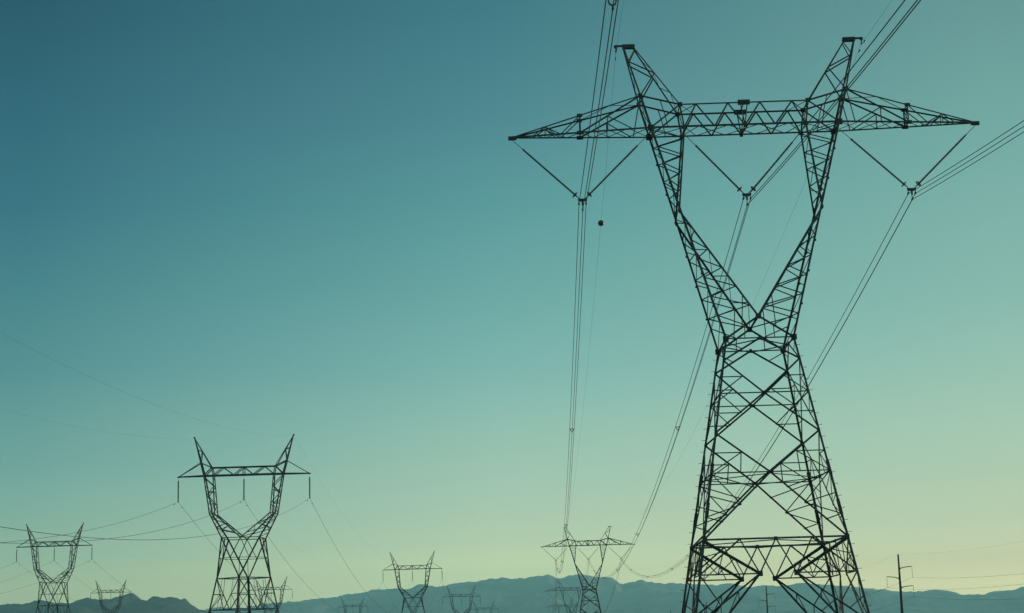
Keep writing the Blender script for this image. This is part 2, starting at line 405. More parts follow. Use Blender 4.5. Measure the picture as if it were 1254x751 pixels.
# ================================================================== HORNED PYLON
def make_horned():
    root = empty('horned_pylon', (0, 0, 0), 'x', 'pylon')
    h = 1.7
    pk = lambda sx: (sx*9.06, 0, 38.17+h)
    A = lambda sx, sy: (sx*7.84, sy*.55, 33.55+h)
    B = lambda sx, sy: (sx*5.78, sy*.75, 32.6+h)
    C = lambda sx, sy: (sx*7.2, sy*.75, 31.12+h)
    D = lambda sx, sy: (sx*5.48, sy*.75, 31.15+h)
    tip = lambda sx: (sx*12, 0, 31.05+h)
    KO = lambda sx, sy: (sx*5.97, sy*1.55, 24.15+h)
    KI = lambda sx, sy: (sx*4.97, sy*1.55, 24.1+h)
    W = lambda sx, sy: (sx*3.42, sy*3.42, 19.7+h)
    r1, r2, zr1, zr2 = 4.85, 6.1, 12.6+h, 7.05+h
    dirs = [(-1, 0), (0, -1), (1, 0), (0, 1)]
    R1 = [(d[0]*r1, d[1]*r1, zr1) for d in dirs]; R2 = [(d[0]*r2, d[1]*r2, zr2) for d in dirs]
    rb = r2+.225*(zr2+.05); R0 = [(d[0]*rb, d[1]*rb, -.05) for d in dirs]
    for i, d in enumerate(dirs):
        m = MB(); m.angle(R1[i], R2[i], .24, (d[0], d[1], 0)); m.angle(R2[i], R0[i], .25, (d[0], d[1], 0)); lg = m.build('leg', STEEL, root)
        gp(lg, R1[i], (d[0], d[1], 0), .55, .05); gp(lg, R2[i], (d[0], d[1], 0), .5, .05)
        g = MB(); p = R0[i]; g.lathe((p[0], p[1], .6), (p[0], p[1], -1.5), [(0, .4), (.03, .47), (2.1, .5)], 14); g.build('footing', CONC, root)
    for i in range(4):
        j = (i+1) % 4; a, b = R1[i], R1[j]; c, d = R2[i], R2[j]; e, f = R0[i], R0[j]
        n = tuple(Vector(dirs[i]+(0,))+Vector(dirs[j]+(0,)))
        m = MB(); m.angle(a, b, .17, (0, 0, 1)); m.angle(c, d, .16, (0, 0, 1))
        mid = lerp(c, d, .5); m.angle(a, mid, .12, n); m.angle(b, mid, .12, n)
        mb_ = lerp(c, d, .5); k1, k2 = lerp(e, f, .5), None
        m.angle(c, lerp(lerp(c, d, .5), lerp(e, f, .5), .55), .11, n); m.angle(d, lerp(lerp(c, d, .5), lerp(e, f, .5), .55), .11, n)
        q = lerp(lerp(c, d, .5), lerp(e, f, .5), .55); m.angle(q, e, .12, n); m.angle(q, f, .12, n)
        o = m.build('face_bracing', STEEL, root)
        for (u, v, w) in ((a, c, 0), (b, d, 1)):
            r = MB(); s = lerp(u, mid, .5); r.angle(lerp(u, v, .5), s, .07, n); r.angle(s, v, .07, n); r.angle(s, lerp(v, mid, .5), .05, n); r.angle(lerp(u, a if w else b, .25), s, .05, n)
            r.build('bracing_lattice', STEEL, o)
    # twisted waist: square ring above, turned square below
    ws = [W(-1, -1), W(1, -1), W(1, 1), W(-1, 1)]
    m = MB()
    for i in range(4): m.angle(ws[i], ws[(i+1) % 4], .14, (0, 0, 1))
    m.build('waist_ring', STEEL, root)
    near = {0: (0, 1), 1: (1, 2), 2: (2, 3), 3: (3, 0)}         # waist corner -> ring nodes beside it
    half = []
    for i in range(4):
        m = MB(); ref = (ws[i][0], ws[i][1], 0)
        for k in near[i]: m.angle(ws[i], R1[k], .19, ref)
        m.build('waist_leg', STEEL, root)
        half += [lerp(ws[i], R1[near[i][0]], .5), lerp(ws[i], R1[near[i][1]], .5)]
    m = MB()
    for i in range(8): m.angle(half[i], half[(i+1) % 8], .09, (0, 0, 1))
    for i in range(4):
        mid = lerp(ws[i], ws[(i+1) % 4], .5); k = near[i][1]
        m.angle(mid, half[2*i+1], .09); m.angle(mid, half[(2*i+2) % 8], .09)
        m.angle(lerp(half[2*i+1], half[(2*i+2) % 8], .5), R1[k], .06)
    m.build('waist_bracing', STEEL, root)
    # fork arms
    for sx in (-1, 1):
        m = MB()
        for sy in (-1, 1):
            cr = (0, sy*3.42, 19.75+h)
            m.angle(C(sx, sy), KO(sx, sy), .17, (sx, sy, 0)); m.angle(KO(sx, sy), W(sx, sy), .19, (sx, sy, 0))
            m.angle(D(sx, sy), KI(sx, sy), .15, (-sx, sy, 0)); m.angle(KI(sx, sy), cr, .16, (-sx, sy, 0))
        arm = m.build('fork_arm', STEEL, root)
        m = MB()
        for sy in (-1, 1):
            cr = (0, sy*3.42, 19.75+h); n = (0, sy, 0)
            zigzag(m, C(sx, sy), KO(sx, sy), D(sx, sy), KI(sx, sy), 4, .075, n, t0=.04); m.angle(KO(sx, sy), KI(sx, sy), .09, n)
            for t in (.42, .74):
                m.angle(lerp(C(sx, sy), KO(sx, sy), t), lerp(D(sx, sy), KI(sx, sy), t), .07, n)
            zigzag(m, KO(sx, sy), W(sx, sy), KI(sx, sy), cr, 4, .075, n, start=1, t1=.8)
            m.angle(lerp(KO(sx, sy), W(sx, sy), .55), lerp(KI(sx, sy), cr, .42), .07, n)
        zigzag(m, C(sx, -1), KO(sx, -1), C(sx, 1), KO(sx, 1), 5, .065, (sx, 0, 0)); zigzag(m, KO(sx, -1), W(sx, -1), KO(sx, 1), W(sx, 1), 4, .075, (sx, 0, 0))
        zigzag(m, D(sx, -1), KI(sx, -1), D(sx, 1), KI(sx, 1), 5, .06, (-sx, 0, 0)); zigzag(m, KI(sx, -1), (0, -3.42, 21.45), KI(sx, 1), (0, 3.42, 21.45), 4, .07, (-sx, 0, 0))
        m.build('lacing_lattice', STEEL, arm)
        # crossarm and peak
        m = MB()
        for sy in (-1, 1):
            m.angle(A(sx, sy), tip(sx), .10, (0, sy, 1)); m.angle(C(sx, sy), tip(sx), .19, (0, sy, -1))
        m.angle(C(sx, -1), C(sx, 1), .1); o = m.build('crossarm', STEEL, root)
        g = MB(); g.box((sx*11.7, 0, 31.05+h), (sx*12.15, 0, 31.05+h), .2, .22); g.build('tip_plate', PLATE, o)
        m = MB()
        for sy in (-1, 1):
            m.angle(C(sx, sy), A(sx, sy), .19, (sx, sy, 0)); m.angle(A(sx, sy), pk(sx), .16, (sx, sy, 0)); m.angle(B(sx, sy), pk(sx), .11, (-sx, sy, 0))
        p = m.build('earthwire_peak', STEEL, root)
        m = MB()
        for sy in (-1, 1):
            n = (0, sy, 0); O = lambda t: lerp(A(sx, sy), pk(sx), t); I = lambda t: lerp(B(sx, sy), pk(sx), t)
            m.angle(A(sx, sy), B(sx, sy), .10, n); m.angle(O(0), I(.55), .075, n); m.angle(I(.55), O(.5), .075, n)
        m.angle(A(sx, -1), A(sx, 1), .08); m.build('lacing_lattice', STEEL, p)
        g = MB(); g.box((sx*8.9, 0, 38.2+h), (sx*9.25, 0, 38.2+h), .16, .22); g.build('bracket', PLATE, p)
    # bridge
    m = MB()
    for sy in (-1, 1):
        m.angle(B(-1, sy), B(1, sy), .13, (0, sy, 1)); m.angle(C(-1, sy), C(1, sy), .20, (0, sy, -1))
    br = m.build('bridge_truss', STEEL, root)
    m = MB()
    for sy in (-1, 1):
        n = (0, sy, 0); bot = lambda t: lerp(D(-1, sy), D(1, sy), t); top = lambda t: lerp(B(-1, sy), B(1, sy), t)
        tx = [.175, .5, .825]; bx = [0, .34, .66, 1]
        for i in range(3):
            m.angle(bot(bx[i]), top(tx[i]), .095, n); m.angle(top(tx[i]), bot(bx[i+1]), .095, n)
        for sx in (-1, 1): m.angle(C(sx, sy), B(sx, sy), .12, n); m.angle(B(sx, sy), D(sx, sy), .10, n)
        m.angle(top(.5), (-.25, sy*.6, 31.15+h), .05, n); m.angle(top(.5), (.25, sy*.6, 31.15+h), .05, n)
    for i in range(8):
        s = 1 if i % 2 else -1
        m.angle(lerp(D(-1, s), D(1, s), i/8), lerp(D(-1, -s), D(1, -s), (i+1)/8), .06, (0, 0, -1))
    m.build('truss_lattice', STEEL, br)
    return root

# ================================================================== INSULATORS
def shed_profile(L, pitch, r0, r1):
    pr = [(0, .03), (.12, .045), (.14, r0)]; t = .2
    while t < L-.2:
        pr += [(t, r0), (t+pitch*.35, r1), (t+pitch*.5, r1), (t+pitch*.62, r0)]; t += pitch
    pr += [(L-.14, r0), (L-.12, .045), (L, .03)]
    return pr
def make_vstring(a1, a2, y0, label):
    """V insulator: two long rods from the arm down to a yoke plate (local origin at the yoke)"""
    root = empty('v_insulator', y0, label, 'insulator')
    for s, a in ((-1, a1), (1, a2)):
        a = Vector(a); b = Vector((s*.22, 0, .08)); d = b-a; L = d.length; dn = d/L
        m = MB(); i0 = a+dn*1.0; i1 = b-dn*.12; m.lathe(i0, i1, shed_profile((i1-i0).length, .13, .046, .078), 10)
        rod = m.build('insulator_rod', POLYM, root)
        m = MB(); m.tube([a, a+dn*1.02], .02, 6); m.box(a+dn*.95, a+dn*1.12, .12, .10); m.build('hanger_link', GALV, rod)
        m = MB(); m.ring(b-dn*.34, dn, .17, .045, 18, 6); m.box(b-dn*.34-Vector((0, .17, 0)), b-dn*.34+Vector((0, .17, 0)), .03, .03); m.build('corona_ring', GALV, rod)
        m = MB(); m.tube([b-dn*.16, b+dn*.03], .03, 6); m.build('end_fitting', GALV, rod)
    m = MB(); m.loft([(-.30, .05), (.30, .05), (.27, -.10), (.06, -.16), (.05, -.42), (-.05, -.42), (-.06, -.16), (-.27, -.10)], Vector((0, -.02, 0)), Vector((0, .02, 0)), Vector((1, 0, 0)), Vector((0, 0, 1)))
    m.build('yoke_plate', PLATE, root)
    for x, z in ((-.225, -.30), (.225, -.30), (0, -.70)):
        m = MB(); m.tube([(x, 0, z+.23), (x, 0, z+.02)], .034, 6); m.tube([(x, -.22, z-.01), (x, 0, z+.02), (x, .22, z-.01)], [.035, .075, .035], 8); m.build('suspension_clamp', GALV, root)
    return root
def make_istring(top, label, L=4.35, far=False):
    root = empty('insulator_string', top, label, 'insulator')
    m = MB(); m.lathe((0, 0, -.45), (0, 0, -L+.15), shed_profile(L-.6, .17, .085, .16), 10); m.build('insulator_discs', PORC, root)
    m = MB(); m.tube([(0, 0, 0), (0, 0, -.5)], .022, 6); m.build('hanger_link', GALV, root)
    m = MB(); m.tube([(0, -.25, -L+.0), (0, 0, -L+.06), (0, .25, -L+.0)], [.03, .06, .03], 8); m.box((0, 0, -L+.22), (0, 0, -L+.02), .05, .3, up=(1, 0, 0)); m.build('suspension_clamp', GALV, root)
    return root

# ================================================================== PLACE PYLONS
PL = [(13.45, 105.86, 0.0), (13.38, 553.9, -2.07), (13.4, 1002, -3.4), (13.4, 1450, -3.9)]
pyl_labels = [
 'largest pylon, huge dark lattice with wide pointed crossarms and V insulators',
 'far smaller twin of the huge pylon, with pointed crossarms, just left of its legs',
 'faint pointed-arm pylon half hidden behind the left leg of the smaller twin',
 'lowest faint pylon, only its arms showing under the half hidden one']
p0 = make_pylon(); MEMBER[:] = [1.0, 1.0]; p1 = make_pylon(True); PYL = [p0, p1]
for i in range(2, 4): PYL.append(copy_tree(p1, None, ('gusset_plate', 'splice_plate', 'splice_angle', 'bracing_lattice')))
for o, l, t in zip(PYL, PL, pyl_labels):
    o.location = l; tag(o, t, 'pylon', 'pylons with pointed crossarms')

HL = [(-54.45, 309.8, 0.0), (-54.35, 698.5, -1.05), (-54.4, 1090.8, -2.1), (-54.3, 1470.6, -3.0),
      (-155.4, 542.5, 2.65), (-155.5, 973, 1.55), (-155.6, 1382, .1), (-257, 1016, 4.05)]
hor_names = ['the largest horned pylon', 'the clear middle horned pylon', 'the low horned pylon right of the clear one', 'the faintest horned pylon',
             'the left-edge horned pylon', 'the horned pylon behind the largest one', 'the tiny horned pylon left of the clear one', 'the small horned pylon before the dark ridge']
hor_labels = [
 'largest horned pylon, grey lattice with three hanging strings and criss-cross waist',
 'horned pylon standing clear of others, before the middle of the mountains',
 'small horned pylon just right of the clear middle one, low against mountains',
 'faintest horned pylon, last and smallest of its row before the mountains',
 'horned pylon near the left edge, crossed by two dark sagging wires',
 'pale horned pylon peeking out behind the right leg of the largest horned one',
 'tiny horned pylon low before the mountains, left of the clear middle one',
 'small horned pylon with its top above the dark flat-topped ridge']
MEMBER[:] = [1.35, 1.25]; h0 = make_horned(); HOR = [h0]
for i in range(1, 8): HOR.append(copy_tree(h0, None, () if i in (1, 4) else ('gusset_plate',)))
for o, l, t in zip(HOR, HL, hor_labels):
    o.location = l; tag(o, t, 'pylon', 'horned pylons with hanging insulator strings')

pos3 = ['left', 'middle', 'right']
pyl_short = ['the huge pylon', 'the smaller twin pylon', 'the half hidden far pylon', 'the lowest faint pylon']
YZ = 29.27
proto_v = []
for i, (l, s) in enumerate(zip(PL, pyl_short)):
    for k, x in enumerate((-10.46, 0, 10.46)):
        lab = 'V shaped insulator pair under the %s arm of %s' % (pos3[k], s) if k != 1 else 'V shaped insulator pair under the bridge of %s' % s
        loc = (l[0]+x, l[1], l[2]+YZ)
        if i == 0:
            if k == 0: a1, a2 = (-15+.15-x, 0, 33.36-YZ), (-6.15-x, 0, 33.35-YZ)
            if k == 1: a1, a2 = (-3.72, 0, 33.3-YZ), (3.72, 0, 33.3-YZ)
            if k == 2: a1, a2 = (6.15-x, 0, 33.35-YZ), (15-.15-x, 0, 33.36-YZ)
            o = make_vstring(a1, a2, loc, lab); proto_v.append(o)
        else:
            o = copy_tree(proto_v[k], None, ('suspension_clamp', 'end_fitting') if i > 1 else ()); o.location = loc; tag(o, lab, 'insulator')
        tag(o, group='V insulators on the pointed-arm pylons')
pi = None
for i, (l, s) in enumerate(zip(HL, hor_names)):
    for k, x in enumerate((-11.95, 0, 11.95)):
        lab = 'insulator string on the %s of %s' % (('left arm', 'bridge', 'right arm')[k], s)
        loc = (l[0]+x, l[1], l[2]+32.66)
        if pi is None: o = pi = make_istring(loc, lab)
        else: o = copy_tree(pi); o.location = loc; tag(o, lab, 'insulator')
        tag(o, group='insulator strings on the horned pylons')

# ================================================================== WIRES
def span_pts(x, A, B, sag, n):
    """points of a sagging span between A=(y,z) and B=(y,z)"""
    out = []
    for i in range(n+1):
        t = i/n; out.append((x, A[0]+(B[0]-A[0])*t, A[1]+(B[1]-A[1])*t-4*sag*t*(1-t)))
    return out
def path(x, sup, sags, ns):
    pts = []
    for i in range(len(sup)-1):
        q = span_pts(x, sup[i], sup[i+1], sags[i], ns[i]); pts += q if not pts else q[1:]
    return pts
def zon(pts, y):
    for a, b in zip(pts, pts[1:]):
        if a[1] <= y <= b[1]: return a[2]+(b[2]-a[2])*(y-a[1])/(b[1]-a[1])
TR = [(-.225, 0), (.225, 0), (0, -.40)]
tri = [('left', 'left crossarm'), ('middle', 'bridge'), ('right', 'right crossarm')]
sagn = [12.6, 14.5, 15.2]; sagf = [11.2, 13.05, 13.15]
for k, x in enumerate((-10.46, 0, 10.46)):
    X = PL[0][0]+x; zc = YZ-.30
    sup = [(PL[0][1]-448, 29.5-.30+1.0)]+[(l[1], l[2]+zc) for l in PL]+[(PL[3][1]+440, PL[3][2]+zc-.5)]
    sg = [sagn[k], sagf[k], 13.2, 13.2, 13]
    root = empty('conductor_bundle', (X, PL[0][1], zc), 'bundle of three sagging wires clamped under the %s of the huge pylon' % tri[k][1], 'power line', 'wire bundles of the pointed-arm pylons')
    P = path(0, [(y-PL[0][1], z-zc) for y, z in sup], sg, [90, 70, 30, 24, 16])
    for dx, dz in TR:
        m = MB(); m.tube([(p[0]+dx, p[1], p[2]+dz) for p in P], .0225, 6); m.build('conductor', CABLE, root)
    ys = [-360, -285, -208, -128, -47.5, 64, 147, 226, 307, 388, 448+70, 448+150, 448+230, 448+310]
    sp0 = None
    for y in ys:
        if k == 0 and y == 64: y = 68
        if k == 1 and y == -47.5: y = -78
        zz = zon(P, y)
        if sp0 is None:
            m = MB(); c = Vector((0, 0, -.13)); m.ring(c, (0, 1, 0), .14, .034, 14, 6)
            for dx, dz in TR:
                e = Vector((dx, 0, dz)); v = (e-c).normalized(); m.tube([c+v*.13, e-v*.02], [.034, .042], 6); m.box(e-Vector((0, .06, 0)), e+Vector((0, .06, 0)), .075, .085)
            sp = sp0 = m.build('spacer', GALV, root)
        else:
            sp = sp0.copy(); COL.objects.link(sp); sp.parent = root
        sp.location = (0, y, zz)
# earth wires of the pointed-arm pylons
for sx, sn, sf in ((-1, 8.0, 8.05), (1, 9.8, 9.6)):
    X = PL[0][0]+sx*7.94; z0 = 39.05
    sup = [(PL[0][1]-448, z0+1.5)]+[(l[1], l[2]+z0) for l in PL]+[(PL[3][1]+440, PL[3][2]+z0-.5)]
    P = path(0, [(y-PL[0][1], z-z0) for y, z in sup], [sn, sf, 9, 9, 9], [60, 60, 30, 24, 16])
    m = MB(); m.tube(P, .0072, 5); w = m.build('earth_wire', CABLE, None); w.location = (X, PL[0][1], z0)
    tag(w, 'thin earth wire from the %s peak of the huge pylon%s' % ('left' if sx < 0 else 'right', ', carrying the dark ball' if sx < 0 else ', without a ball'), 'wire', 'earth wires of the pointed-arm pylons')
    m = MB(); m.tube([(0, 0, .36), (0, 0, .02)], .035, 6); m.tube([(0, -.18, 0), (0, 0, .04), (0, .18, 0)], [.025, .07, .025], 8); m.ring((0, 0, .34), (0, 1, 0), .09, .045, 12, 6); m.build('wire_clamp', GALV, w)
    for s in (-1, 1):
        d = MB(); y = s*.9; zz = zon(P, y); d.tube([(0, y-.2, zz-.10), (0, y-.08, zz-.11)], .035, 8); d.tube([(0, y+.08, zz-.11), (0, y+.2, zz-.10)], .035, 8); d.tube([(0, y-.1, zz-.105), (0, y+.1, zz-.105)], .008, 5); d.box((0, y, zz-.11), (0, y, zz+.02), .04, .04, up=(1, 0, 0)); d.build('vibration_damper', GALV, w)
    if sx < 0:
        yb = 36.0; zz = zon(P, yb)
        ball = MB(); nn = 14; pr = []
        for i in range(nn+1):
            a = math.pi*i/nn; pr.append((.26-.26*math.cos(a), max(.012, .26*math.sin(a))))
        ball.lathe((0, -.26, 0), (0, .26, 0), pr, 28); b = ball.build('marker_ball', BALLM, None)
        for p in b.data.polygons: p.use_smooth = True
        b.location = (X, PL[0][1]+yb, z0+zz); tag(b, 'dark round marker ball threaded on the thin left earth wire', 'marker ball')
        g = MB(); g.ring((0, 0, 0), (0, 0, 1), .262, .012, 28, 5); g.build('seam_band', GALV, b)
# horned line wires
def horned_line(ids, y_before, zb, y_after, sagb, sagm, who, nb):
    T = [HL[i] for i in ids]; x0 = T[0][0]
    for k, x in enumerate((-11.95, 0, 11.95)):
        zc = 28.31
        sup = ([(y_before, zb+zc)] if y_before is not None else [])+[(t[1], t[2]+zc) for t in T]+[(y_after, T[-1][2]+zc-1)]
        sg = ([sagb] if y_before is not None else [])+[sagm]*len(T)
        ns = ([nb] if y_before is not None else [])+[44]*len(T)
        r = T[0]; P = path(0, [(y-r[1], z-r[2]-zc) for y, z in sup], sg, ns)
        m = MB(); m.tube(P, .026, 6); w = m.build('conductor_wire', CABLE, None); w.location = (r[0]+x, r[1], r[2]+zc)
        tag(w, 'sagging wire under the %s string of %s' % (pos3[k], who), 'wire', 'wires of the horned pylons')
        for s in (-1, 1):
            d = MB(); y = s*3.2; zz = zon(P, y); d.tube([(0, y-.3, zz-.16), (0, y-.1, zz-.13)], .06, 8); d.tube([(0, y+.1, zz-.13), (0, y+.3, zz-.16)], .06, 8); d.box((0, y-.12, zz-.13), (0, y+.12, zz-.13), .03, .03); d.box((0, y, zz-.13), (0, y, zz+.02), .05, .05, up=(1, 0, 0)); d.build('vibration_damper', GALV, w)
    for sx in (-1, 1):
        zc = 39.78; r = T[0]
        sup = ([(y_before, zb+zc+.9)] if y_before is not None else [])+[(t[1], t[2]+zc) for t in T]+[(y_after, T[-1][2]+zc-1)]
        P = path(0, [(y-r[1], z-r[2]-zc) for y, z in sup], ([12.3] if y_before is not None else [])+[14]*len(T), ([nb] if y_before is not None else [])+[44]*len(T))
        m = MB(); m.tube(P, .0068, 5); w = m.build('earth_wire', CABLE, None); w.location = (r[0]+sx*9.06, r[1], r[2]+zc)
        tag(w, 'hair-thin wire from the %s horn of %s' % ('left' if sx < 0 else 'right', who), 'wire', 'earth wires of the horned pylons')
horned_line([0, 1, 2, 3], 309.8-390, .8, 1850, 17.2, 18.8, hor_names[0], 80)
horned_line([4, 5, 6], 542.5-430, 2.7, 1790, 19.7, 19.5, hor_names[4], 60)
horned_line([7], 616, 4.5, 1420, 19, 19, hor_names[7], 40)

# ================================================================== UTILITY POLES
def make_pole(top):
    root = empty('utility_pole', (0, 0, 0), 'x', 'pole')
    m = MB(); m.lathe((0, 0, top), (0, 0, -.4), [(0, .16), (.02, .19), (3, .22), (8, .28), (14, .34), (top+.4, .4)], 12); sh = m.build('pole_shaft', POLEM, root)
    for p in sh.data.polygons: p.use_smooth = len(p.vertices) == 4
    for s, dz, ex in ((1, 3.28, .42), (-1, 5.6, .5), (1, 7.7, .36)):
        z = top-dz; b = s*(.17+dz*.009)
        m = MB(); m.tube([(b, 0, z), (s*1.2, 0, z+ex*.62), (s*3.02, 0, z+ex)], [.11, .10, .08], 8); m.box((b-.1*s, 0, z), (b+.12*s, 0, z+.02), .26, .34); m.build('davit_arm', POLEM, root)
    return root
PO = [(82.6, 408, 17.77+1.7), (80.4, 640, 17.81+1.7), (79.2, 872, 17.2+1.7), (77.6, 1104, 16.9+1.7)]
plab = ['tall slim pole with three davit arms standing alone at the right', 'smaller davit arm pole seen between the legs of the huge pylon', 'faint davit arm pole behind the left legs of the huge pylon', 'tiny pole top just left of the huge pylon']
POL = []
TOP = 19.47
pp = make_pole(TOP)
for i, l in enumerate(PO):
    o = pp if i == 0 else copy_tree(pp)
    o.location = (l[0], l[1], l[2]-TOP); tag(o, plab[i], 'pole', 'davit arm poles in a row'); POL.append(o)
arms = [(3.02, -3.28+.42), (-3.02, -5.6+.5), (3.02, -7.7+.36)]
an = ['top right arm', 'left arm', 'lower right arm']
psh = ['the lone right-hand pole', 'the pole between the huge legs', 'the faint pole behind the left legs']
p_i = None
for i, l in enumerate(PO[:3]):
    for k, (x, dz) in enumerate(arms):
        loc = (l[0]+x, l[1], l[2]+dz); lab = 'thin insulator hanging from the %s of %s' % (an[k], psh[i])
        if p_i is None:
            p_i = empty('pole_insulator', loc, lab, 'insulator')
            m = MB(); m.lathe((0, 0, -.1), (0, 0, -2.45), shed_profile(2.35, .11, .03, .055), 8); m.build('insulator_rod', POLYM, p_i)
            m = MB(); m.tube([(0, -.16, -2.6), (0, 0, -2.52), (0, .16, -2.6)], [.03, .06, .03], 8); m.tube([(0, 0, -2.4), (0, 0, -2.54)], .03, 6); m.build('suspension_clamp', GALV, p_i)
            m = MB(); m.tube([(0, 0, .02), (0, 0, -.15)], .02, 6); m.build('hanger_link', GALV, p_i); o = p_i
        else: o = copy_tree(p_i); o.location = loc; tag(o, lab, 'insulator')
        tag(o, group='insulators on the davit arm poles')
for k, (x, dz) in enumerate(arms+[(0, .05)]):
    zi = dz-2.56 if k < 3 else dz
    sup = [(PO[0][1]-232, PO[0][2]+zi-.3)]+[(l[1], l[2]+zi) for l in PO]+[(PO[3][1]+232, PO[3][2]+zi-.3)]
    r = PO[0]; xs = [0]
    P = []
    n = 26
    for i in range(len(sup)-1):
        xa = PO[max(0, i-1)][0]-r[0] if i > 0 else 1.2; xb = PO[min(i, 3)][0]-r[0]
        for j in range(n+(i == len(sup)-2)):
            t = j/n; s = (2.7 if i == 0 else 3.4) if k < 3 else (2.9 if i == 0 else 2.4)
            P.append((xa+(xb-xa)*t, sup[i][0]+(sup[i+1][0]-sup[i][0])*t-r[1], sup[i][1]+(sup[i+1][1]-sup[i][1])*t-4*s*t*(1-t)-r[2]-zi))
    m = MB(); m.tube(P, .021 if k < 3 else .009, 5); w = m.build('conductor_wire' if k < 3 else 'earth_wire', CABLE, None); w.location = (r[0]+x, r[1], r[2]+zi)
    tag(w, ('thin sagging wire under the %s of the lone right-hand pole' % an[k]) if k < 3 else 'hair-thin wire running over the top of the lone right-hand pole', 'wire', 'wires of the davit arm poles')

# ================================================================== GROUND AND MOUNTAINS
def fbm(X, Y, sc, octs=5, seed=1, ridged=False):
    r = np.random.RandomState(seed); out = np.zeros_like(X, dtype=float); amp = 1.0; tot = 0
    for o in range(octs):
        g = r.rand(64, 64); fx = X*1.0/sc*(2**o)+r.rand()*64; fy = Y*1.0/sc*(2**o)+r.rand()*64
        ix = np.floor(fx).astype(int); iy = np.floor(fy).astype(int); tx = fx-ix; ty = fy-iy
        tx = tx*tx*(3-2*tx); ty = ty*ty*(3-2*ty)
        a = g[ix % 64, iy % 64]; b = g[(ix+1) % 64, iy % 64]; c = g[ix % 64, (iy+1) % 64]; d = g[(ix+1) % 64, (iy+1) % 64]
        v = a*(1-tx)*(1-ty)+b*tx*(1-ty)+c*(1-tx)*ty+d*tx*ty
        if ridged: v = 1-abs(2*v-1)
        out += amp*v; tot += amp; amp *= .5
    return out/tot
def grid_mesh(name, xs, ys, H, m):
    nx, ny = len(xs), len(ys); X, Y = np.meshgrid(xs, ys)
    co = np.stack([X, Y, H], -1).reshape(-1, 3)
    i = np.arange((ny-1)*(nx-1)); r = i//(nx-1); c = i % (nx-1); a = r*nx+c
    F = np.stack([a, a+1, a+nx+1, a+nx], -1)
    me = bpy.data.meshes.new(name); me.from_pydata(co.tolist(), [], F.tolist()); me.update()
    me.polygons.foreach_set('use_smooth', [True]*len(F))
    return link(name, me, m)
def scrub(name, a, b, sc):
    m = mat(name, a, .95, 0, .25, sc, second=b, spec=.1)
    return m
GROUND = scrub('desert_ground', (.20, .165, .12), (.30, .245, .18), .05)
xs = np.unique(np.concatenate([np.linspace(-12500, -400, 34), np.linspace(-400, 260, 67), np.linspace(260, 12500, 34)]))
ys = np.unique(np.concatenate([np.linspace(-1500, -100, 10), np.linspace(-100, 1600, 86), np.linspace(1600, 15500, 40)]))
X, Y = np.meshgrid(xs, ys)
H = np.vectorize(gz)(X, Y)+(fbm(X, Y, 60, 3, 5)-.5)*.25-.12
tag(grid_mesh('ground', xs, ys, H, GROUND), kind='structure')

FAR = [(-3803,275),(-3489,272),(-3176,258),(-2862,259),(-2550,256),(-2237,252),(-2154,260),(-2091,270),(-2018,264),(-1925,264),(-1821,279),(-1717,286),(-1607,293),(-1509,297),(-1399,305),(-1327,321),(-1259,327),(-1118,343),(-1051,349),(-978,357),(-926,353),(-884,355),(-848,366),(-806,381),(-749,366),(-692,357),(-593,370),(-484,382),(-416,390),(-369,399),(-296,404),(-229,393),(-182,398),(-146,396),(-104,404),(-58,409),(-21,410),(5,414),(41,400),(92,390),(139,403),(181,409),(233,412),(279,401),(336,392),(393,383),(438,366),(474,347),(526,349),(573,357),(604,360),(645,351),(701,346),(742,337),(799,339),(861,339),(959,326),(1072,317),(1109,324),(1150,331),(1191,317),(1283,296),(1340,302),(1402,308),(1531,304),(1572,308),(1613,310),(1706,307),(1783,300),(1896,291),(1992,272),(2048,268),(2140,257),(2237,239),(2340,246),(2463,249),(2519,241),(2560,232),(2605,219),(2671,215),(2733,216),(2800,228),(2868,236),(2935,240),(3003,253),(3189,273),(3444,256)]
NEAR = [(-1753,149),(-1682,154),(-1587,148),(-1551,150),(-1501,147),(-1475,154),(-1444,150),(-1408,145),(-1380,144),(-1366,151),(-1351,156),(-1321,157),(-1292,152),(-1266,152),(-1247,156),(-1229,160),(-1217,166),(-1205,169),(-1198,166),(-1190,157),(-1181,146),(-1159,144),(-1150,152),(-1142,156),(-1114,154),(-1083,151),(-1060,146),(-1048,148),(-1041,137),(-1026,128),(-1012,118),(-981,109),(-946,102),(-875,92)]
